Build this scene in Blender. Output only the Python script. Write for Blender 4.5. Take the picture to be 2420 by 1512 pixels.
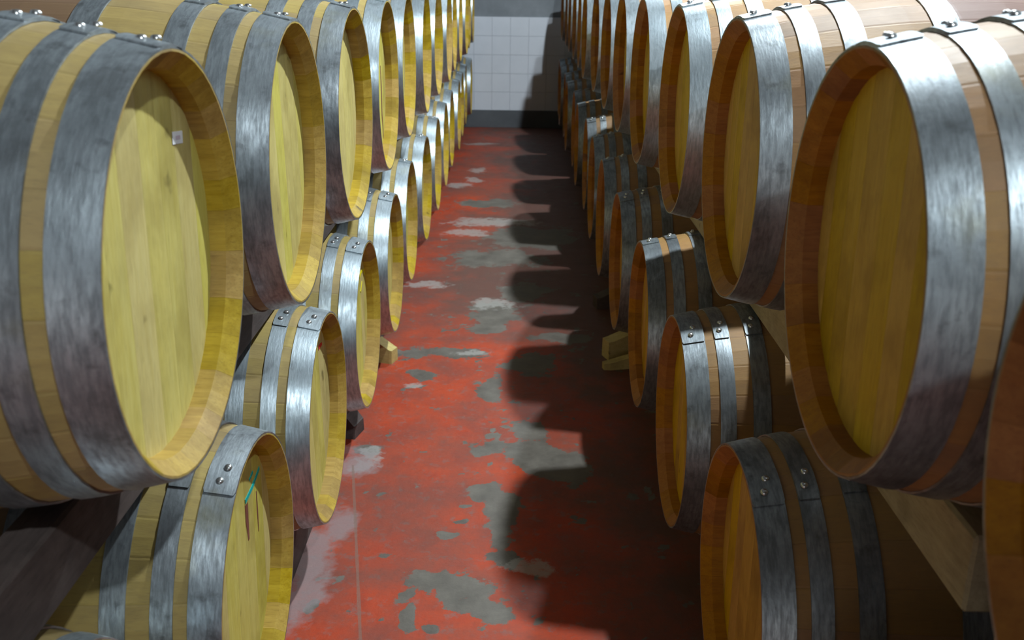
import bpy, math, random
import numpy as np
from mathutils import Matrix, Vector

for o in list(bpy.data.objects):
    bpy.data.objects.remove(o)
SC = bpy.context.scene
COL = SC.collection
random.seed(7)
PI = math.pi

# ------------------------------------------------------------------ camera
FPX, PITCH, YAW, ROLL, CAM_H = 2388.6, 0.33137, -0.00226, 0.01313, 1.65
cp, sp, cy, sy = math.cos(PITCH), math.sin(PITCH), math.cos(YAW), math.sin(YAW)
FW = Vector((sy * cp, cy * cp, -sp)); RT = Vector((cy, -sy, 0)); UP = RT.cross(FW)
R2 = RT * math.cos(ROLL) + UP * math.sin(ROLL); U2 = UP * math.cos(ROLL) - RT * math.sin(ROLL)
cam_d = bpy.data.cameras.new('camera'); cam = bpy.data.objects.new('camera', cam_d); COL.objects.link(cam)
mw = Matrix.Identity(4)
for i in range(3):
    mw[i][0], mw[i][1], mw[i][2] = R2[i], U2[i], -FW[i]
mw[0][3], mw[1][3], mw[2][3] = 0, 0, CAM_H
cam.matrix_world = mw
cam_d.sensor_width = 36.0; cam_d.lens = FPX / 2420 * 36.0
cam_d.clip_start = 0.05; cam_d.clip_end = 60
cam_d.dof.use_dof = True; cam_d.dof.focus_distance = 2.5; cam_d.dof.aperture_fstop = 6.3
SC.camera = cam

# ------------------------------------------------------------------ world, daylight, exposure
W = bpy.data.worlds.new('world'); SC.world = W; W.use_nodes = True
W.node_tree.nodes['Background'].inputs[0].default_value = (0.55, 0.72, 1.0, 1)
W.node_tree.nodes['Background'].inputs[1].default_value = 0.06
SC.view_settings.view_transform = 'Standard'; SC.view_settings.look = 'None'
SC.view_settings.gamma = 1.0; SC.view_settings.exposure = -0.25
SC.view_settings.use_curve_mapping = False

def area(name, loc, rot, sx, sy_, watts, col):
    d = bpy.data.lights.new(name, 'AREA'); d.shape = 'RECTANGLE'; d.size = sx; d.size_y = sy_
    d.energy = watts; d.color = col
    o = bpy.data.objects.new(name, d); COL.objects.link(o); o.location = loc; o.rotation_euler = rot
    return o
# daylight from an unseen door behind the camera, set left to fill right heads
area('door_daylight', (-1.6, -4.05, 1.2), (PI / 2, 0, 0), 1.9, 2.3, 25, (1.0, 0.97, 0.95))

LAMP_W = (300, 680, 560)   # the lamp by the door is the weakest
LAMP_COL = (0.84, 0.94, 1.0)
LAMP_POS = [(1.13, -1.25, 3.80), (1.13, 3.28, 3.80), (1.13, 7.15, 3.80)]

# ------------------------------------------------------------------ node helpers
class NT:
    def __init__(s, name):
        s.m = bpy.data.materials.new(name); s.m.use_nodes = True
        s.t = s.m.node_tree; s.b = s.t.nodes['Principled BSDF']
    def n(s, typ, **kw):
        nd = s.t.nodes.new(typ)
        for k, v in kw.items(): setattr(nd, k, v)
        return nd
    def link(s, a, b): s.t.links.new(a, b)
    def val(s, sock, v):
        if hasattr(v, 'is_linked') or isinstance(v, bpy.types.NodeSocket): s.link(v, sock)
        else: sock.default_value = v
    def math(s, op, a, b=0.0, c=None, clamp=False):
        nd = s.n('ShaderNodeMath', operation=op, use_clamp=clamp)
        s.val(nd.inputs[0], a); s.val(nd.inputs[1], b)
        if c is not None: s.val(nd.inputs[2], c)
        return nd.outputs[0]
    def mix(s, f, a, b, blend='MIX'):
        nd = s.n('ShaderNodeMix', data_type='RGBA', blend_type=blend)
        s.val(nd.inputs[0], f)
        s.val(nd.inputs[6], a if not isinstance(a, tuple) else (*a, 1)); s.val(nd.inputs[7], b if not isinstance(b, tuple) else (*b, 1))
        return nd.outputs[2]
    def ramp(s, f, stops):
        nd = s.n('ShaderNodeValToRGB'); cr = nd.color_ramp
        while len(cr.elements) < len(stops): cr.elements.new(0.5)
        for e, (p, c) in zip(cr.elements, stops):
            e.position = p; e.color = (c, c, c, 1) if not isinstance(c, tuple) else (*c, 1)
        s.link(f, nd.inputs[0]); return nd.outputs[0]
    def coord(s, scale=(1, 1, 1), rnd=True, kind='Object'):
        tc = s.n('ShaderNodeTexCoord'); mp = s.n('ShaderNodeMapping')
        s.link(tc.outputs[kind], mp.inputs[0]); mp.inputs['Scale'].default_value = scale
        if rnd:
            oi = s.n('ShaderNodeObjectInfo'); cx = s.n('ShaderNodeCombineXYZ')
            a = s.math('MULTIPLY', oi.outputs['Random'], 37.0); b = s.math('MULTIPLY', oi.outputs['Random'], 91.0)
            s.link(a, cx.inputs[0]); s.link(b, cx.inputs[1]); s.link(a, cx.inputs[2])
            s.link(cx.outputs[0], mp.inputs['Location'])
        return mp.outputs[0]
    def noise(s, vec, scale, detail=4, rough=0.55, dist=0.0):
        nd = s.n('ShaderNodeTexNoise'); s.link(vec, nd.inputs['Vector'])
        nd.inputs['Scale'].default_value = scale; nd.inputs['Detail'].default_value = detail
        nd.inputs['Roughness'].default_value = rough; nd.inputs['Distortion'].default_value = dist
        return nd.outputs['Fac']
    def bump(s, h, strength=0.3, dist=0.002):
        nd = s.n('ShaderNodeBump'); s.link(h, nd.inputs['Height'])
        nd.inputs['Strength'].default_value = strength; nd.inputs['Distance'].default_value = dist
        s.link(nd.outputs[0], s.b.inputs['Normal'])
    def rand(s): return s.n('ShaderNodeObjectInfo').outputs['Random']

def oak(name, light, mid, dark, grain, rough=0.55, stain=None, knots=True, vary=0.10, aged=None):
    m = NT(name)
    v = m.coord(grain); vb = m.coord((1, 1, 1))
    g1 = m.noise(v, 9, 6, 0.62, 0.4); g2 = m.noise(v, 34, 3, 0.6); bl = m.noise(vb, 5.5, 4, 0.6)
    c = m.mix(m.ramp(g1, [(0.3, 0.0), (0.7, 1.0)]), mid, light)
    c = m.mix(m.math('MULTIPLY', m.ramp(g2, [(0.52, 0.0), (0.75, 1.0)]), 0.45), c, dark)
    c = m.mix(m.math('MULTIPLY', m.ramp(bl, [(0.48, 0.0), (0.66, 1.0)]), 0.55), c, dark)
    sm = m.noise(vb, 2.4, 6, 0.7, 0.5)
    c = m.mix(m.math('MULTIPLY', m.ramp(sm, [(0.5, 0.0), (0.66, 1.0)]), 0.35), c, tuple(x * 0.8 for x in dark))
    if knots:
        k = m.noise(vb, 11, 3, 0.5)
        c = m.mix(m.math('MULTIPLY', m.ramp(k, [(0.70, 0.0), (0.76, 1.0)]), 0.75), c, tuple(x * 0.35 for x in dark))
    # every stave and board has its own tone
    r = m.rand(); r2 = m.math('FRACT', m.math('MULTIPLY', r, 7.31))
    hsv = m.n('ShaderNodeHueSaturation'); m.link(c, hsv.inputs['Color'])
    m.link(m.math('MULTIPLY_ADD', r, vary, 1.0 - vary * 0.55), hsv.inputs['Value'])
    m.link(m.math('MULTIPLY_ADD', r2, 0.02, 0.49), hsv.inputs['Hue'])
    m.link(m.math('MULTIPLY_ADD', r2, 0.2, 0.9), hsv.inputs['Saturation'])
    c = hsv.outputs[0]
    if aged:
        # outside of the staves has greyed with age; inside of the chime stays fresh
        sp_ = m.n('ShaderNodeSeparateXYZ'); tc2 = m.n('ShaderNodeTexCoord'); m.link(tc2.outputs['Object'], sp_.inputs[0])
        rr = m.math('SQRT', m.math('ADD', m.math('POWER', sp_.outputs[1], 2.0), m.math('POWER', sp_.outputs[2], 2.0)))
        c = m.mix(m.math('MULTIPLY', m.math('GREATER_THAN', rr, 0.2845), 0.5), c, aged)
    if stain:
        sx_ = m.n('ShaderNodeSeparateXYZ'); tc = m.n('ShaderNodeTexCoord'); m.link(tc.outputs['Object'], sx_.inputs[0])
        e = m.math('ABSOLUTE', m.math('SUBTRACT', sx_.outputs[0], 0.475))
        e = m.math('ADD', e, m.math('MULTIPLY', m.math('SUBTRACT', m.noise(vb, 14, 3), 0.5), 0.03))
        f = m.math('LESS_THAN', e, 0.125)
        c = m.mix(m.math('MULTIPLY', f, 0.82), c, stain)
    m.link(c, m.b.inputs['Base Color'])
    m.link(m.math('MULTIPLY_ADD', bl, 0.2, rough - 0.1), m.b.inputs['Roughness'])
    m.b.inputs['Specular IOR Level'].default_value = 0.3
    m.bump(m.math('ADD', g1, m.math('MULTIPLY', g2, 0.5)), 0.25, 0.0015)
    return m.m

def plain(name, col, rough=0.6, metal=0.0):
    m = NT(name); v = m.coord()
    nz = m.noise(v, 30, 4)
    m.link(m.mix(nz, tuple(x * 0.8 for x in col), tuple(min(1, x * 1.12) for x in col)), m.b.inputs['Base Color'])
    m.b.inputs['Roughness'].default_value = rough; m.b.inputs['Metallic'].default_value = metal
    return m.m

def steel(name, a, b, spot, rough, metal, blot=0.55):
    m = NT(name)
    vb = m.coord((1, 1, 1)); vs = m.coord((7, 1.2, 1.2))
    n1 = m.noise(vb, 7, 5, 0.65); n2 = m.noise(vs, 22, 5, 0.6); n3 = m.noise(vb, 26, 4, 0.6)
    c = m.mix(m.ramp(n1, [(0.3, 0.0), (0.68, 1.0)]), a, b)
    c = m.mix(m.math('MULTIPLY', m.ramp(n2, [(0.42, 0.0), (0.62, 1.0)]), 0.5), c, tuple(x * 0.45 for x in a))
    c = m.mix(m.math('MULTIPLY', m.ramp(n3, [(0.58, 0.0), (0.72, 1.0)]), 0.6), c, spot)
    n4 = m.noise(m.coord((1.6, 1, 1)), 3.2, 6, 0.72, 0.6)
    c = m.mix(m.math('MULTIPLY', m.ramp(n4, [(0.47, 0.0), (0.62, 1.0)]), blot), c, spot)
    c = m.mix(m.math('MULTIPLY', m.ramp(m.noise(vb, 4.1, 4, 0.6), [(0.60, 0.0), (0.72, 1.0)]), 0.35), c, (0.24, 0.21, 0.07))
    m.link(c, m.b.inputs['Base Color'])
    m.b.inputs['Metallic'].default_value = metal
    rr = m.math('MULTIPLY_ADD', n2, 0.28, rough - 0.14)
    rr = m.math('ADD', rr, m.math('MULTIPLY', n4, 0.25))
    m.link(rr, m.b.inputs['Roughness'])
    m.bump(m.math('ADD', n2, n3), 0.35, 0.0012)
    return m.m

M = {}
M['stave_l'] = oak('oak_stave_pale', (0.52, 0.36, 0.065), (0.39, 0.25, 0.034), (0.17, 0.10, 0.016), (1.0, 9, 9), stain=(0.15, 0.08, 0.055), aged=(0.32, 0.26, 0.145))
M['stave_r'] = oak('oak_stave_shaded', (0.43, 0.185, 0.022), (0.33, 0.125, 0.012), (0.14, 0.05, 0.008), (1.0, 9, 9), stain=(0.19, 0.105, 0.09), aged=(0.31, 0.225, 0.13))  # right row's shade and red floor bounce put into the oak colour
M['head_l'] = oak('oak_head_pale', (0.64, 0.56, 0.185), (0.57, 0.475, 0.115), (0.33, 0.255, 0.06), (9, 9, 0.9), vary=0.08)
M['head_r'] = oak('oak_head_shaded', (0.62, 0.40, 0.048), (0.54, 0.325, 0.026), (0.28, 0.155, 0.014), (9, 9, 0.9), vary=0.08)  # right heads carry the same shade and warm bounce in their colour
M['steel'] = steel('galvanised_hoop', (0.24, 0.27, 0.29), (0.43, 0.48, 0.51), (0.075, 0.078, 0.08), 0.30, 0.66)
M['steel_bright'] = steel('bright_galvanised_hoop', (0.38, 0.45, 0.49), (0.58, 0.66, 0.70), (0.22, 0.25, 0.27), 0.26, 0.75, 0.35)  # paler hoop steel for the lower left row and farther upper barrels
M['rivet'] = plain('rivet_steel', (0.62, 0.63, 0.62), 0.28, 0.9)
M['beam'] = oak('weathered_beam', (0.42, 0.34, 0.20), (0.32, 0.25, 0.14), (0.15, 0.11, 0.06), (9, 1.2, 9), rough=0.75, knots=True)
M['beam_d'] = oak('shade_dark_beam', (0.115, 0.088, 0.078), (0.075, 0.055, 0.05), (0.03, 0.022, 0.02), (9, 1.2, 9), rough=0.75, knots=True)  # shade on the left beams put into the wood colour; dark chocks share it
M['chock'] = oak('chock_wood', (0.62, 0.50, 0.24), (0.5, 0.38, 0.16), (0.26, 0.17, 0.06), (1.5, 9, 9), rough=0.75, knots=True)
M['paper'] = plain('paper_label', (0.86, 0.87, 0.88), 0.7)
M['print'] = plain('faded_print', (0.66, 0.55, 0.62), 0.7)
M['teal'] = plain('teal_crayon', (0.0, 0.42, 0.40), 0.7)
M['red'] = plain('red_crayon', (0.75, 0.035, 0.02), 0.7)
M['yellow'] = plain('yellow_crayon', (0.85, 0.75, 0.01), 0.7)
M['wine'] = plain('dried_wine', (0.20, 0.065, 0.045), 0.6)
M['black'] = plain('black_ink', (0.03, 0.03, 0.03), 0.6)
M['shade'] = plain('enamel_shade', (0.10, 0.16, 0.13), 0.4)
M['cord'] = plain('black_cord', (0.02, 0.02, 0.02), 0.6)
_b = NT('lit_bulb'); _b.b.inputs['Emission Color'].default_value = (0.9, 0.96, 1, 1); _b.b.inputs['Emission Strength'].default_value = 30
M['bulb'] = _b.m

def concrete(name, a, b, rough=0.85):
    m = NT(name); v = m.coord(rnd=False)
    n1 = m.noise(v, 2.2, 7, 0.62); n2 = m.noise(v, 18, 4, 0.6)
    c = m.mix(m.ramp(n1, [(0.3, 0.0), (0.7, 1.0)]), a, b)
    c = m.mix(m.math('MULTIPLY', n2, 0.3), c, tuple(x * 0.6 for x in a))
    m.link(c, m.b.inputs['Base Color']); m.b.inputs['Roughness'].default_value = rough
    m.bump(n2, 0.3, 0.002); return m.m
M['plaster'] = concrete('grey_plaster', (0.15, 0.165, 0.18), (0.25, 0.27, 0.29))
M['ceil'] = concrete('ceiling_concrete', (0.10, 0.10, 0.10), (0.15, 0.15, 0.15))
M['skirting'] = concrete('dark_skirting', (0.055, 0.06, 0.068), (0.10, 0.11, 0.12), 0.6)
M['grout'] = concrete('grout', (0.41, 0.44, 0.48), (0.48, 0.51, 0.55))
_t = NT('glazed_tile'); _v = _t.coord(); _n = _t.noise(_v, 6, 4)
_c = _t.mix(_n, (0.52, 0.55, 0.60), (0.61, 0.63, 0.68)); _t.link(_c, _t.b.inputs['Base Color']); _t.b.inputs['Roughness'].default_value = 0.45
M['tile'] = _t.m

# ------------------------------------------------------------------ mesh helpers
def mesh(name, verts, faces, mat, smooth=False):
    me = bpy.data.meshes.new(name); me.from_pydata([tuple(v) for v in verts], [], faces)
    me.materials.append(mat)
    if smooth: me.polygons.foreach_set('use_smooth', [True] * len(me.polygons))
    me.update(); return me
def obj(name, me, parent=None, loc=(0, 0, 0), rot=(0, 0, 0)):
    o = bpy.data.objects.new(name, me); COL.objects.link(o); o.parent = parent
    o.location = loc; o.rotation_euler = rot; return o
def tag(o, label, cat, group=None):
    o['label'] = label; o['category'] = cat
    if group: o['group'] = group
    return o
def struct(o): o['kind'] = 'structure'; return o
def box_geo(x0, x1, y0, y1, z0, z1, bev=0.0):
    if bev <= 0:
        v = [(x, y, z) for x in (x0, x1) for y in (y0, y1) for z in (z0, z1)]
        f = [(0, 1, 3, 2), (4, 6, 7, 5), (0, 4, 5, 1), (2, 3, 7, 6), (0, 2, 6, 4), (1, 5, 7, 3)]
        return v, f
    import bmesh
    bm = bmesh.new(); v, f = box_geo(x0, x1, y0, y1, z0, z1)
    bv = [bm.verts.new(p) for p in v]
    for q in f: bm.faces.new([bv[i] for i in q])
    bmesh.ops.recalc_face_normals(bm, faces=bm.faces)
    bmesh.ops.bevel(bm, geom=bm.edges[:], offset=bev, segments=1, affect='EDGES')
    bm.verts.index_update()
    out = [tuple(p.co) for p in bm.verts], [tuple(q.index for q in ff.verts) for ff in bm.faces]
    bm.free(); return out
def boxmesh(name, dims, mat, bev=0.0):
    v, f = box_geo(*dims, bev=bev); return mesh(name, v, f, mat)

# ------------------------------------------------------------------ room
X0, X1, Y0R, Y1R, HC = -3.4, 3.4, -4.0, 11.45, 4.3

def ray(px, py):
    return FW + R2 * ((px - 1210) / FPX) + U2 * ((756 - py) / FPX)
def floor_at(px, py):
    d = ray(px, py); t = -CAM_H / d.z
    return d.x * t, d.y * t

def vnoise(X, Y, scale, seed):
    rs = np.random.RandomState(seed); G = rs.rand(256, 256)
    x, y = X * scale + 100, Y * scale + 100
    xi, yi = np.floor(x).astype(int), np.floor(y).astype(int)
    fx, fy = x - xi, y - yi; fx = fx * fx * (3 - 2 * fx); fy = fy * fy * (3 - 2 * fy)
    g = lambda i, j: G[i % 256, j % 256]
    return (g(xi, yi) * (1 - fx) + g(xi + 1, yi) * fx) * (1 - fy) + (g(xi, yi + 1) * (1 - fx) + g(xi + 1, yi + 1) * fx) * fy
def fbm(X, Y, scale, seed, oct=5, gain=0.55):
    t = 0; a = 1; s = 0
    for k in range(oct):
        t = t + a * vnoise(X, Y, scale * 2 ** k, seed + k); s += a; a *= gain
    return t / s - 0.5

def make_floor():
    st = 0.012
    gx = np.arange(-0.9, 0.9001, st); gy = np.arange(0.9, 11.45, st); gy[-1] = Y1R
    nx, ny = len(gx), len(gy)
    XX, YY = np.meshgrid(gx, gy)
    # wear: bare concrete patches scraped through the red paint (centre and half size read from the picture)
    bare = [(1275, 1075, 75, 45), (1345, 1095, 55, 45), (1160, 1062, 40, 18), (1255, 1020, 60, 22), (1150, 1160, 38, 24), (1195, 1215, 38, 50),
            (1180, 1265, 36, 40), (1185, 1322, 45, 18), (1015, 1372, 75, 26), (1095, 1392, 70, 30), (1135, 1435, 72, 26), (968, 1475, 24, 40),
            (1165, 735, 62, 30), (1150, 770, 50, 18), (1070, 832, 85, 14), (1000, 885, 42, 9), (985, 840, 30, 10), (1165, 915, 26, 30),
            (885, 1058, 38, 22), (960, 1405, 30, 20), (1240, 690, 70, 20), (1180, 610, 120, 22), (1260, 560, 110, 26), (1150, 480, 80, 10),
            (1090, 1240, 22, 8), (1060, 1275, 30, 8), (755, 1430, 18, 22), (1035, 1500, 30, 12), (1255, 860, 60, 30), (1330, 800, 70, 14)]
    white = [(1165, 525, 110, 13), (1100, 551, 55, 9), (1085, 437, 28, 5), (1130, 402, 24, 7), (1120, 425, 20, 6), (1005, 673, 52, 9), (1160, 718, 66, 14),
             (1240, 1332, 62, 20), (1120, 830, 50, 7), (980, 915, 30, 8), (870, 1080, 26, 16), (1135, 340, 40, 3), (850, 1105, 35, 15)]
    dusty = [(735, 1310, 55, 110), (720, 1420, 60, 120), (790, 1240, 60, 50), (860, 1090, 60, 40)]
    def field(lst, amp, seed):
        wx = XX + 0.10 * fbm(XX, YY, 6, seed, 5); wy = YY + 0.16 * fbm(XX, YY, 4, seed + 50, 5)
        F = np.full(XX.shape, -9.0)
        for (px, py, rx, ry) in lst:
            cx, cyy = floor_at(px, py); ex = abs(floor_at(px + rx, py)[0] - cx)
            ey = abs(floor_at(px, py - ry)[1] - floor_at(px, py + ry)[1]) / 2
            d = 1.0 - np.sqrt(((wx - cx) / max(ex, .02)) ** 2 + ((wy - cyy) / max(ey, .02)) ** 2)
            F = np.maximum(F, d)
        return F
    fb = np.clip(field(bare, 1, 3) * 2.0 + 2.6 * fbm(XX, YY, 11, 21, 6, 0.7), -1, 1)
    speck = fbm(XX, YY, 13, 77, 5, 0.75) * 6 - 1.15
    fb = np.maximum(fb, np.clip(speck, -1, 1))
    fw = np.clip(field(white, 1, 9) * 2.2 + 2.2 * fbm(XX, YY, 18, 33, 5), -1, 1)
    fd = np.clip(field(dusty, 1, 15) * 1.6 + 2.4 * fbm(XX, YY, 9, 43, 6, 0.7), -1, 1)
    # old foot-traffic grime in the middle stretch of the aisle; right row's cast shadow painted in
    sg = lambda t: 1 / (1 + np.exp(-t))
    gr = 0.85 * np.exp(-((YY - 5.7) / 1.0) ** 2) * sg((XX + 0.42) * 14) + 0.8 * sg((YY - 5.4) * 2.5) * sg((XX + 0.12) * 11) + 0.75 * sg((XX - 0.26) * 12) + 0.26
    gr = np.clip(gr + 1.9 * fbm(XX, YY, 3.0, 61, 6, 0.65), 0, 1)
    verts = np.stack([XX, YY, np.zeros_like(XX)], -1).reshape(-1, 3)
    i = np.arange(nx * ny).reshape(ny, nx)
    quads = np.stack([i[:-1, :-1], i[:-1, 1:], i[1:, 1:], i[1:, :-1]], -1).reshape(-1, 4)
    base = len(verts)
    ex = [(X0, Y0R), (X1, Y0R), (X1, 0.9), (0.9, 0.9), (-0.9, 0.9), (X0, 0.9), (X1, Y1R), (gx[-1], Y1R), (gx[0], Y1R), (X0, Y1R)]
    verts = np.vstack([verts, [(a, b, 0) for a, b in ex]])
    e = lambda k: base + k
    g00, g10, g01, g11 = int(i[0, 0]), int(i[0, -1]), int(i[-1, 0]), int(i[-1, -1])
    extra = [(e(0), e(1), e(2), e(5)), (g10, e(2), e(6), g11), (e(5), g00, g01, e(9))]
    faces = [tuple(map(int, q)) for q in quads] + extra
    me = bpy.data.meshes.new('floor'); me.from_pydata(verts.tolist(), [], faces)
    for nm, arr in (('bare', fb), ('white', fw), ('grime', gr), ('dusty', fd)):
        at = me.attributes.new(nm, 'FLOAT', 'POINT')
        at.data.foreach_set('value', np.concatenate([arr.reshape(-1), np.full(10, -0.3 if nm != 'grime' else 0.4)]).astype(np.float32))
    m = NT('worn_red_floor_paint'); v = m.coord(rnd=False)
    A = lambda nm: m.n('ShaderNodeAttribute', attribute_name=nm).outputs['Fac']
    n1 = m.noise(v, 3.0, 6, 0.6); n2 = m.noise(v, 60, 5, 0.65); n3 = m.noise(v, 9, 6, 0.65)
    red = m.mix(m.ramp(n3, [(0.3, 0.0), (0.7, 1.0)]), (0.36, 0.038, 0.010), (0.49, 0.064, 0.016))
    red = m.mix(m.math('MULTIPLY', m.ramp(n2, [(0.5, 0.0), (0.72, 1.0)]), 0.4), red, (0.20, 0.05, 0.035))
    red = m.mix(m.math('MULTIPLY', m.ramp(m.noise(v, 4.5, 8, 0.7), [(0.47, 0.0), (0.60, 1.0)]), 0.65), red, (0.20, 0.045, 0.030))
    red = m.mix(m.math('MULTIPLY', m.ramp(m.noise(v, 22, 6, 0.7), [(0.54, 0.0), (0.64, 1.0)]), 0.6), red, (0.20, 0.115, 0.10))
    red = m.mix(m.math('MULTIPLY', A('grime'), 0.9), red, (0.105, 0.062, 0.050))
    gry = m.mix(m.ramp(n3, [(0.3, 0.0), (0.7, 1.0)]), (0.085, 0.073, 0.060), (0.185, 0.165, 0.140))
    gry = m.mix(m.math('MULTIPLY', n2, 0.4), gry, (0.08, 0.07, 0.06))
    fb_ = m.math('ADD', A('bare'), m.math('MULTIPLY', m.math('SUBTRACT', m.noise(v, 24, 8, 0.75), 0.5), 3.0))
    c = m.mix(m.ramp(fb_, [(0.0, 0.0), (0.18, 1.0)]), red, gry)
    fw_ = m.math('ADD', A('white'), m.math('MULTIPLY', m.math('SUBTRACT', m.noise(v, 30, 8, 0.75), 0.5), 4.5))
    c = m.mix(m.math('MULTIPLY', m.ramp(fw_, [(0.0, 0.0), (0.8, 1.0)]), 0.62), c, (0.37, 0.355, 0.33))
    c = m.mix(m.math('MULTIPLY', m.ramp(m.math('ADD', A('dusty'), m.math('SUBTRACT', n2, 0.5)), [(0.0, 0.0), (0.8, 1.0)]), 0.7), c, (0.27, 0.225, 0.225))
    # a filled saw-cut joint along the left side
    sj = m.n('ShaderNodeSeparateXYZ'); m.link(v, sj.inputs[0])
    jx = m.math('ADD', m.math('MULTIPLY_ADD', sj.outputs[1], 0.1757, -0.0005), sj.outputs[0])
    jx = m.math('ADD', m.math('ABSOLUTE', jx), m.math('MULTIPLY', n3, 0.006))
    jf = m.math('MULTIPLY', m.math('LESS_THAN', jx, 0.0075), m.math('LESS_THAN', sj.outputs[1], 3.2))
    c = m.mix(m.math('MULTIPLY', jf, 0.6), c, (0.20, 0.13, 0.10))
    m.link(c, m.b.inputs['Base Color'])
    m.link(m.math('MULTIPLY_ADD', n3, 0.3, 0.42), m.b.inputs['Roughness'])
    m.bump(m.math('ADD', fb_, n2), 0.25, 0.003)
    m.b.inputs['Specular IOR Level'].default_value = 0.25
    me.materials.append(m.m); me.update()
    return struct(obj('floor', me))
make_floor()

struct(obj('ceiling', boxmesh('ceiling', (X0, X1, Y0R, Y1R, HC, HC + 0.15), M['ceil'])))
struct(obj('wall_left', boxmesh('wall_left', (X0 - 0.2, X0, Y0R, Y1R, 0, HC), M['plaster'])))
struct(obj('wall_right', boxmesh('wall_right', (X1, X1 + 0.2, Y0R, Y1R, 0, HC), M['plaster'])))
def multi_box(name, boxes, mat):
    V, F = [], []
    for b in boxes:
        v, f = box_geo(*b); k = len(V); V += v; F += [tuple(i + k for i in q) for q in f]
    return mesh(name, V, F, mat)
wf = struct(obj('wall_front', multi_box('wall_front', [(X0, -2.6, Y0R - 0.2, Y0R, 0, HC), (-0.6, X1, Y0R - 0.2, Y0R, 0, HC), (-2.6, -0.6, Y0R - 0.2, Y0R, 2.4, HC)], M['plaster'])))
wb = struct(obj('wall_back', boxmesh('wall_back', (X0, X1, Y1R, Y1R + 0.2, 0, HC), M['plaster'])))
# tiled wainscot: five courses of 20 cm tiles over a dark skirting
struct(obj('trim_1', boxmesh('trim_1', (X0, X1, Y1R - 0.012, Y1R, 0.19, 1.19), M['grout'])))
tile_me = boxmesh('tile', (-0.0992, 0.0992, -0.006, 0, -0.0992, 0.0992), M['tile'], 0.0015)
for r in range(5):
    for k in range(-14, 15):
        x = -0.184 + 0.2 * k
        if abs(x) > 2.9: continue
        obj('tile', tile_me, wb, (x, Y1R - 0.0118, 0.29 + 0.2 * r))
struct(obj('baseboard_back', boxmesh('baseboard_back', (X0, X1, Y1R - 0.03, Y1R, 0, 0.19), M['skirting'], 0.003)))

# ------------------------------------------------------------------ barrels
BL, RB, RE = 0.95, 0.345, 0.287          # length, bilge radius, end radius (wood)
def rad(x): return RB - (RB - RE) * ((x - BL / 2) / (BL / 2)) ** 2
def ring_pt(x, r, a): return (x, r * math.sin(a), r * math.cos(a))

def stave_mesh(deg, mat, name):
    # profile (x, r) of one stave: outside bulge, thin lip, bevelled chime, straight croze band
    outer = [(0.0, RE)] + [(BL * k / 10, rad(BL * k / 10)) for k in range(1, 10)] + [(BL, RE)]
    inner = [(BL, 0.2835), (BL - 0.022, 0.263), (BL - 0.056, 0.262), (BL * 0.7, 0.29), (BL * 0.3, 0.29), (0.056, 0.262), (0.022, 0.263), (0.0, 0.2835)]
    prof = outer + inner; n = len(prof); no = len(outer)
    h = math.radians(deg) / 2; g = 0.0004
    angs = [-h + g, -h + g + 0.012, 0, h - g - 0.012, h - g]
    V = []
    for ci, a in enumerate(angs):
        edge = ci in (0, 4)
        for k, (x, r) in enumerate(prof):
            V.append(ring_pt(x, r - (0.0004 if edge and k < no else 0), a))
    F = []
    for c in range(4):
        for k in range(n):
            k2 = (k + 1) % n
            F.append((c * n + k, c * n + k2, (c + 1) * n + k2, (c + 1) * n + k))
    # side faces as quads between outer and inner profile
    def side(c, flip):
        o = [c * n + k for k in range(no)]; i_ = [c * n + n - 1 - k for k in range(n - no)]
        f = tuple(o + i_[::-1]); F.append(f if flip else f[::-1])
    side(0, True); side(4, False)
    return mesh(name, V, F, mat)

HOOPS = [(0.0, 0.056), (0.080, 0.117), (0.157, 0.199), (0.322, 0.372)]
def hoop_mesh(x0, x1, name, dirn, mat):
    th = 0.0028; seg = 64; lap = 0.30
    V, F = [], []
    def sect(a, off, xa=x0, xb=x1):
        k = len(V)
        ra, rb = rad(xa) + off + 0.0004, rad(xb) + off + 0.0004
        xm = (xa + xb) / 2; rm = (ra + rb) / 2 + 0.0002
        for x, r in ((xa, ra), (xa, ra + th), (xm, rm + th), (xb, rb + th), (xb, rb)):
            V.append(ring_pt(x, r, a))
        return k
    ks = [sect(2 * PI * i / seg, 0) for i in range(seg)]
    for i in range(seg):
        a, b = ks[i], ks[(i + 1) % seg]
        for j in range(4): F.append((a + j, a + j + 1, b + j + 1, b + j))
        F.append((a + 4, a, b, b + 4))
    # overlapping riveted end of the strip: a second thickness with clipped corners
    w = x1 - x0; n = 12; prev = None; first = None
    for i in range(n + 1):
        t = i / n; a = dirn * (-lap * 0.5 + lap * t)
        ins = 0.05 * w * max(0, (0.08 - t) / 0.08)
        k = sect(a, th * min(1.0, (1.02 - t) / 0.4), x0 + ins, x1 - ins)
        if prev is not None:
            for j in range(4): F.append((prev + j, prev + j + 1, k + j + 1, k + j) if dirn > 0 else (k + j, k + j + 1, prev + j + 1, prev + j))
        else: F.append((k, k + 1, k + 2, k + 3, k + 4))
        prev = k
    me = mesh(name, V, F, mat, smooth=False)
    me.polygons.foreach_set('use_smooth', [True] * len(me.polygons))
    try: me.set_sharp_from_angle(angle=math.radians(35))
    except Exception: pass
    return me
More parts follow.
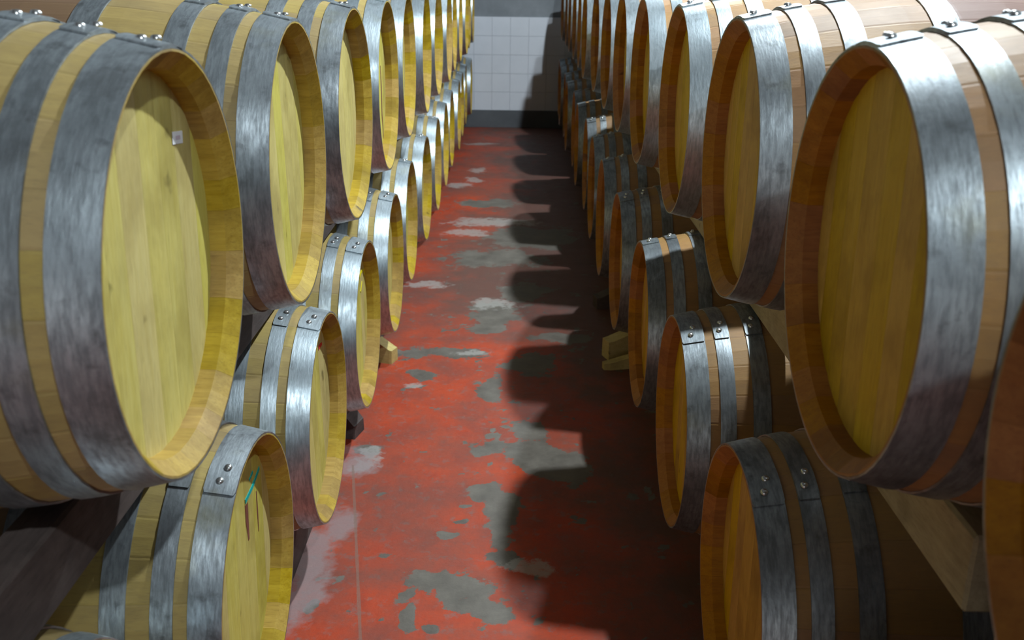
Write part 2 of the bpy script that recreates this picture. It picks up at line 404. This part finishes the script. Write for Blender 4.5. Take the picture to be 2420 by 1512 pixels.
def rivet_mesh():
    V, F = [], []; ns = 10; R = 0.0078; H = 0.0055
    rings = [(R, 0), (R * 0.92, H * 0.5), (R * 0.62, H * 0.88)]
    for r, z in rings:
        for i in range(ns): V.append((r * math.cos(2 * PI * i / ns), r * math.sin(2 * PI * i / ns), z))
    V.append((0, 0, H))
    for q in range(2):
        for i in range(ns):
            j = (i + 1) % ns; F.append((q * ns + i, q * ns + j, (q + 1) * ns + j, (q + 1) * ns + i))
    for i in range(ns): F.append((2 * ns + i, 2 * ns + (i + 1) % ns, 3 * ns))
    return mesh('rivet', V, F, M['rivet'], True)
HEAD_X, HEAD_R = 0.047, 0.2635
def board_mesh(y0, y1, mat, name):
    n = 8; xf, xb = HEAD_X, HEAD_X + 0.02; g = 0.0003; V = []; F = []
    ys = [y0 + g + (y1 - y0 - 2 * g) * i / n for i in range(n + 1)]
    for y in ys:
        z = math.sqrt(max(HEAD_R ** 2 - y * y, 1e-8))
        e = 0.0007 if y in (ys[0], ys[-1]) else 0
        V += [(xf + e, y, -z), (xf + e, y, z), (xb, y, z), (xb, y, -z)]
    for i in range(n):
        a, b = 4 * i, 4 * i + 4
        for j in range(4): F.append((a + j, a + (j + 1) % 4, b + (j + 1) % 4, b + j))
    F += [(3, 2, 1, 0), (4 * n, 4 * n + 1, 4 * n + 2, 4 * n + 3)]
    return mesh(name, V, F, mat)
def disc_mesh(x, mat, name, r=HEAD_R, t=0.02, n=40):
    V = [(x, r * math.sin(2 * PI * i / n), r * math.cos(2 * PI * i / n)) for i in range(n)] + [(x - t, r * math.sin(2 * PI * i / n), r * math.cos(2 * PI * i / n)) for i in range(n)]
    F = [tuple(range(n)), tuple(range(2 * n - 1, n - 1, -1))] + [(i, (i + 1) % n, n + (i + 1) % n, n + i) for i in range(n)]
    return mesh(name, V, F, mat)

ST_W = [11, 16, 14, 12.5, 16, 11, 14, 16, 12.5, 14, 16, 11, 16, 14, 12.5, 16, 14, 11, 16, 14, 12.5, 16, 14, 16, 14]
_s = sum(ST_W); ST_W = [w * 360 / _s for w in ST_W]
BOARD_Y = [-0.263, -0.205, -0.13, -0.062, 0.008, 0.088, 0.15, 0.212, 0.263]
KIT = {}
for side in 'lr':
    sm = {}
    for w in sorted(set(ST_W)): sm[w] = stave_mesh(w, M['stave_' + side], 'stave')
    KIT[side] = dict(staves=sm, boards=[board_mesh(BOARD_Y[i], BOARD_Y[i + 1], M['head_' + side], 'head_board') for i in range(8)],
                     rear=disc_mesh(BL - HEAD_X, M['head_' + side], 'rear_head'))
HOOP_ME = {(d, k): [hoop_mesh(a, b, 'hoop', d, M[k]) for a, b in HOOPS] for d in (1, -1) for k in ('steel', 'steel_bright')}
RIV = rivet_mesh()

NAMES = ['', 'first', 'second', 'third', 'fourth', 'fifth', 'sixth', 'seventh', 'eighth', 'ninth', 'tenth', 'eleventh', 'twelfth', 'thirteenth', 'fourteenth', 'fifteenth']
def barrel(side, X, Y, Z, label, group, detail=2, lap=0.0, spin=0.0, yaw=0.0, hoop='steel'):
    k = KIT[side]
    root = bpy.data.objects.new('wine_barrel', None); COL.objects.link(root)
    root.empty_display_size = 0.1
    root.location = (X, Y, Z - RB); root.rotation_euler = (0, 0, (PI if side == 'l' else 0) + yaw)
    tag(root, label, 'barrel', group)
    C = (0, 0, RB); sgn = -1 if side == 'l' else 1
    HM, HM2 = HOOP_ME[(sgn, hoop)], HOOP_ME[(-sgn, hoop)]
    a = spin
    for w in ST_W:
        a += math.radians(w) / 2
        obj('stave', k['staves'][w], root, C, (a, 0, 0)); a += math.radians(w) / 2
    tilt = random.uniform(-0.10, 0.10)
    for b in k['boards']: obj('head_board', b, root, C, (tilt, 0, 0))
    obj('rear_head', k['rear'], root, C)
    for e in (0, 1):
        for hi, (hx0, hx1) in enumerate(HOOPS):
            la = sgn * (lap + random.uniform(-0.05, 0.05))
            if e == 0: h = obj('hoop', HM[hi], root, C, (la, 0, 0))
            else: h = obj('hoop', HM2[hi], root, (BL, 0, RB), (-la, 0, PI))
            if detail >= 1 and (e == 0 or hi == 3):
                xm = (hx0 + hx1) / 2; r = rad(xm) + 0.0058
                for s in (-1, 1):
                    t = s * 0.055
                    obj('rivet', RIV, h, (xm + s * 0.004, r * math.sin(t), r * math.cos(t)), (-t, 0, 0))
    return root

ROWS = {  # side, X of the chime, height of the axis, Y of barrel 0, spacing, count
    'u': ('l', -0.4474, 1.265, 1.326, 0.7678, 13),
    'b': ('l', -0.5030, 0.487, 1.768, 0.7728, 13),
    'r': ('r', 0.4443, 1.280, 1.330, 0.7992, 13),
    's': ('r', 0.4322, 0.489, 1.739, 0.8051, 13)}
TIER = {'u': 'upper tier on the left', 'b': 'lower tier on the left', 'r': 'upper tier on the right', 's': 'lower tier on the right'}
WOOD = {'u': 'pale yellow oak barrel', 'b': 'pale oak barrel', 'r': 'shaded oak barrel', 's': 'tawny oak barrel'}
SPECIAL = {('u', 0): 'big pale oak barrel at the far left with a small white sticker on its head',
           ('b', 0): 'pale oak barrel at the bottom left with a teal crayon stroke on its head',
           ('b', 1): 'pale oak barrel next beyond the teal-marked one, with a small red mark on its head',
           ('b', 2): 'pale oak barrel in the lower left tier with yellow crayon marks on its head',
           ('u', 3): 'pale oak barrel in the upper left tier with a dark wine streak on its head',
           ('r', -1): 'oak barrel cut off by the right edge of the picture, only its rim showing',
           ('r', 0): 'big shaded oak barrel showing its whole head, nearest whole one at the right',
           ('s', 0): 'oak barrel at the bottom right, its head cut by the lower edge',
           ('s', -1): 'oak barrel on the floor beams below the barrel cut off at the right edge',
           ('b', -1): 'oak barrel in the bottom left corner, only a bright sliver of hoop showing'}
ANCHOR = {'u': 'stickered one', 'b': 'teal-marked one', 'r': 'biggest whole one', 's': 'edge-cut one'}
TIER2 = {'u': 'upper left tier', 'b': 'lower left tier', 'r': 'upper right tier', 's': 'lower right tier'}
B = {}
for key, (side, X, Z, Y0, dY, cnt) in ROWS.items():
    for i in range(-1, cnt):
        Y = Y0 + dY * i
        if i > 4: Y = Y0 + dY * 4 + (i - 4) * {'s': 0.760, 'r': 0.785}.get(key, dY)
        if (key, i) == ('b', -1): Y = 1.045
        if (key, i) == ('r', -1): Y = 0.575
        if (key, i) == ('u', -1): continue
        if i >= 3: Y += random.uniform(-0.015, 0.012)
        if (key, i) in SPECIAL: lab = SPECIAL[(key, i)]
        elif i == cnt - 1: lab = '%s against the tiled wall, last of the %s' % (WOOD[key], TIER2[key])
        else: lab = '%s, %s beyond the %s in the %s' % (WOOD[key], NAMES[i], ANCHOR[key], TIER2[key])
        lap = {('u', 0): -0.02, ('r', 0): 0.03, ('b', 0): 0.36, ('s', 0): 0.33, ('s', 1): 0.22, ('b', 1): 0.12, ('r', 1): -0.02, ('u', 1): -0.03, ('u', 2): -0.05}.get((key, i), random.uniform(-0.1, 0.18))
        B[(key, i)] = barrel(side, X + (random.uniform(-0.012, 0.012) if i > 2 else 0), Y, Z, lab, 'oak barrels in the ' + TIER[key],
                             2 if i < 5 else (1 if i < 7 else 0), lap, random.uniform(0, 0.4), random.uniform(-0.012, 0.012) if i > 0 else 0,
                             'steel_bright' if key == 'b' and i != 0 or key == 'u' and i >= 3 or key == 'r' and i >= 2 else 'steel')

# marks on the heads: thin prints lying on the boards (local y,z on the head plane)
def mark(bkey, name, pts, width, mat, off=0.0009, label=None):
    b = B[bkey]; V, F = [], []; x = HEAD_X - off
    for i, (y, z, w) in enumerate(pts):
        if i < len(pts) - 1: dy, dz = pts[i + 1][0] - y, pts[i + 1][1] - z
        else: dy, dz = y - pts[i - 1][0], z - pts[i - 1][1]
        L = math.hypot(dy, dz) or 1; ny_, nz_ = -dz / L, dy / L; hw = width * w / 2
        V += [(x, y + ny_ * hw, z + nz_ * hw), (x, y - ny_ * hw, z - nz_ * hw), (HEAD_X + 0.0004, y + ny_ * hw, z + nz_ * hw), (HEAD_X + 0.0004, y - ny_ * hw, z - nz_ * hw)]
    for i in range(len(pts) - 1):
        a, c = 4 * i, 4 * i + 4
        F += [(a, a + 1, c + 1, c), (a, c, c + 2, a + 2), (a + 1, a + 3, c + 3, c + 1)]
    o = obj(name, mesh(name, V, F, mat), b, (0, 0, RB))
    if label: o['label'] = label
    return o
def head_pix(bkey, px, py):
    """point on the head plane of a barrel that shows at a pixel of the picture -> local (y, z)"""
    b = B[bkey]; side, X, Z = ROWS[bkey[0]][:3]; s = -1 if side == 'l' else 1
    d = ray(px, py); t = (b.location.x + s * HEAD_X) / d.x
    return s * (d.y * t - b.location.y), CAM_H + d.z * t - (b.location.z + RB)
def mark_px(bkey, name, pix, width, mat, off=0.0009, label=None):
    return mark(bkey, name, [(*head_pix(bkey, p[0], p[1]), p[2] if len(p) > 2 else 1.0) for p in pix], width, mat, off, label)
mark_px(('u', 0), 'sticker', [(406, 327), (430, 323)], 0.018, M['paper'], 0.0009, 'small white paper sticker')
mark_px(('u', 0), 'print_line', [(413, 325.5), (424, 323.5)], 0.006, M['print'], 0.0013)
mark_px(('b', 0), 'crayon_stroke', [(579, 1186), (596, 1150), (612, 1105, 0.8)], 0.010, M['teal'], 0.0012, 'teal crayon stroke')
mark_px(('b', 0), 'crayon_stroke', [(588, 1135, 0.6), (597, 1115, 0.8)], 0.008, M['teal'], 0.0011)
mark_px(('b', 0), 'wine_stain', [(582, 1190, 1.0), (584, 1230, 0.9), (588, 1275, 0.4)], 0.020, M['wine'], 0.0008, 'dried red wine run')
mark_px(('b', 0), 'wine_stain', [(605, 1160, 0.4), (608, 1205, 1.0), (611, 1255, 0.3)], 0.008, M['wine'], 0.0008)
mark_px(('b', 1), 'crayon_stroke', [(753, 823), (757, 816), (761, 812, 0.7)], 0.012, M['red'], 0.0012, 'red crayon mark')
mark_px(('b', 2), 'crayon_stroke', [(849, 655), (853, 642), (860, 636), (861, 648)], 0.012, M['yellow'], 0.0012, 'yellow crayon mark')
mark_px(('b', 2), 'crayon_stroke', [(852, 690), (855, 665)], 0.009, M['yellow'], 0.0012)
mark_px(('u', 3), 'wine_stain', [(899, 155, 0.3), (901, 205, 1.0), (903, 270, 0.8), (907, 330, 0.4)], 0.022, M['wine'], 0.0008, 'dark wine streak')

# ------------------------------------------------------------------ beams between the tiers and under them
def beam(name, x0, x1, y0, y1, z0, z1, label, group, mat='beam'):
    L = y1 - y0
    v, f = box_geo(x0, x1, -L / 2, L / 2, 0, z1 - z0, bev=0.005)
    o = obj(name, mesh(name, v, f, M[mat]), None, (0, (y0 + y1) / 2, z0))
    return tag(o, label, 'beam', group)
LG, RG = 'timber beams under the left barrels', 'timber beams under the right barrels'
for (x, nm) in ((0.62, 'aisle side'), (1.16, 'far side')):
    for (z0, z1, tn) in ((0.0, 0.158, 'on the floor'), (0.815, 0.931, 'between the tiers')):
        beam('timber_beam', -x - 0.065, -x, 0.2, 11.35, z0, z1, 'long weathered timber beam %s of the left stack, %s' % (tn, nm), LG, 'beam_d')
    beam('timber_beam', x, x + 0.065, 0.2, 11.35, 0.0, 0.155, 'long weathered timber beam on the floor of the right stack, %s' % nm, RG)
    beam('timber_beam', x, x + 0.065, 1.185, 11.35, 0.825, 0.945, 'long weathered timber beam between the tiers of the right stack, %s' % nm, RG)
    beam('timber_beam', x, x + 0.065, 0.15, 1.10, 0.825, 0.945, 'short timber beam under the barrel cut off at the right edge, %s' % nm, RG)

# ------------------------------------------------------------------ chocks
def chock(p0, p1, w, h0, h1, label, taper=0.6, mat='chock'):
    """wooden wedge lying from p0 to p1 (x,y,z of its underside), height h0 at p0 and h1 at p1"""
    a, b = Vector(p0), Vector(p1); d = (b - a); L = d.length; d.normalize()
    s = Vector((-d.y, d.x, 0)).normalized(); u = Vector((0, 0, 1)); V = []
    for k, (t, h, ww) in enumerate(((0, h0, w * taper), (0.12, h0 * 1.05, w * 0.95), (0.85, h1, w), (1.0, h1 * 0.92, w * 0.92))):
        c = a + d * (L * t) - a
        V += [c - s * ww / 2, c + s * ww / 2, c + s * ww / 2 * 0.92 + u * h, c - s * ww / 2 * 0.92 + u * h]
    F = [(0, 1, 2, 3), (12, 15, 14, 13)]
    for i in range(3):
        for j in range(4): F.append((4 * i + j, 4 * i + 4 + j, 4 * i + 4 + (j + 1) % 4, 4 * i + (j + 1) % 4))
    o = obj('wooden_chock', mesh('wooden_chock', V, F, M[mat]), None, p0)
    return tag(o, label, 'wedge', 'wooden chocks by the floor beams')
chock((0.395, 4.15, 0.0), (0.60, 4.20, 0.0), 0.05, 0.03, 0.065, 'long light wooden chock on the floor by the right barrels, the lower of two')
chock((0.415, 4.285, 0.0), (0.60, 4.35, 0.0), 0.085, 0.085, 0.135, 'short split wooden chock just behind the long one at the right barrels', 0.9)
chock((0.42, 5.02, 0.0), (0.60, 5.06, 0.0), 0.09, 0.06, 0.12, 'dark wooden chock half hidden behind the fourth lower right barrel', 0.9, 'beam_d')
chock((-0.53, 4.20, 0.0), (-0.615, 4.23, 0.0), 0.07, 0.06, 0.10, 'pale wooden chock under the fourth barrel of the lower left tier', 0.9)
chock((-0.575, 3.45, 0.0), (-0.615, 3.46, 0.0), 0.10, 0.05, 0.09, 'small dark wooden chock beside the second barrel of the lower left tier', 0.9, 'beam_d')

# ------------------------------------------------------------------ pendant lamps above the right stack
def lathe(prof, n, mat, name):
    V = [(r * math.cos(2 * PI * i / n), r * math.sin(2 * PI * i / n), z) for r, z in prof for i in range(n)]
    F = [(q * n + i, q * n + (i + 1) % n, (q + 1) * n + (i + 1) % n, (q + 1) * n + i) for q in range(len(prof) - 1) for i in range(n)]
    return mesh(name, V, F, mat, True)
LN = ['nearest the door', 'in the middle', 'nearest the tiled wall']
for i, p in enumerate(LAMP_POS):
    root = bpy.data.objects.new('pendant_lamp', None); COL.objects.link(root); root.location = p
    tag(root, 'green enamel pendant lamp hanging over the right barrels, %s' % LN[i], 'lamp', 'pendant lamps')
    obj('lamp_shade', lathe([(0.02, 0.16), (0.05, 0.15), (0.10, 0.11), (0.24, 0.07), (0.245, 0.065), (0.10, 0.103), (0.04, 0.14)], 24, M['shade'], 'lamp_shade'), root)
    obj('bulb', lathe([(0.001, 0.125), (0.02, 0.12), (0.03, 0.085), (0.025, 0.06), (0.001, 0.05)], 16, M['bulb'], 'bulb'), root)
    obj('cord', lathe([(0.004, 0.155), (0.004, HC - p[2])], 8, M['cord'], 'cord'), root)
    d = bpy.data.lights.new('lamp_light', 'POINT'); d.energy = LAMP_W[i]; d.color = LAMP_COL; d.shadow_soft_size = 0.045
    l = bpy.data.objects.new('lamp_light', d); COL.objects.link(l); l.parent = root; l.location = (0, 0, 0)
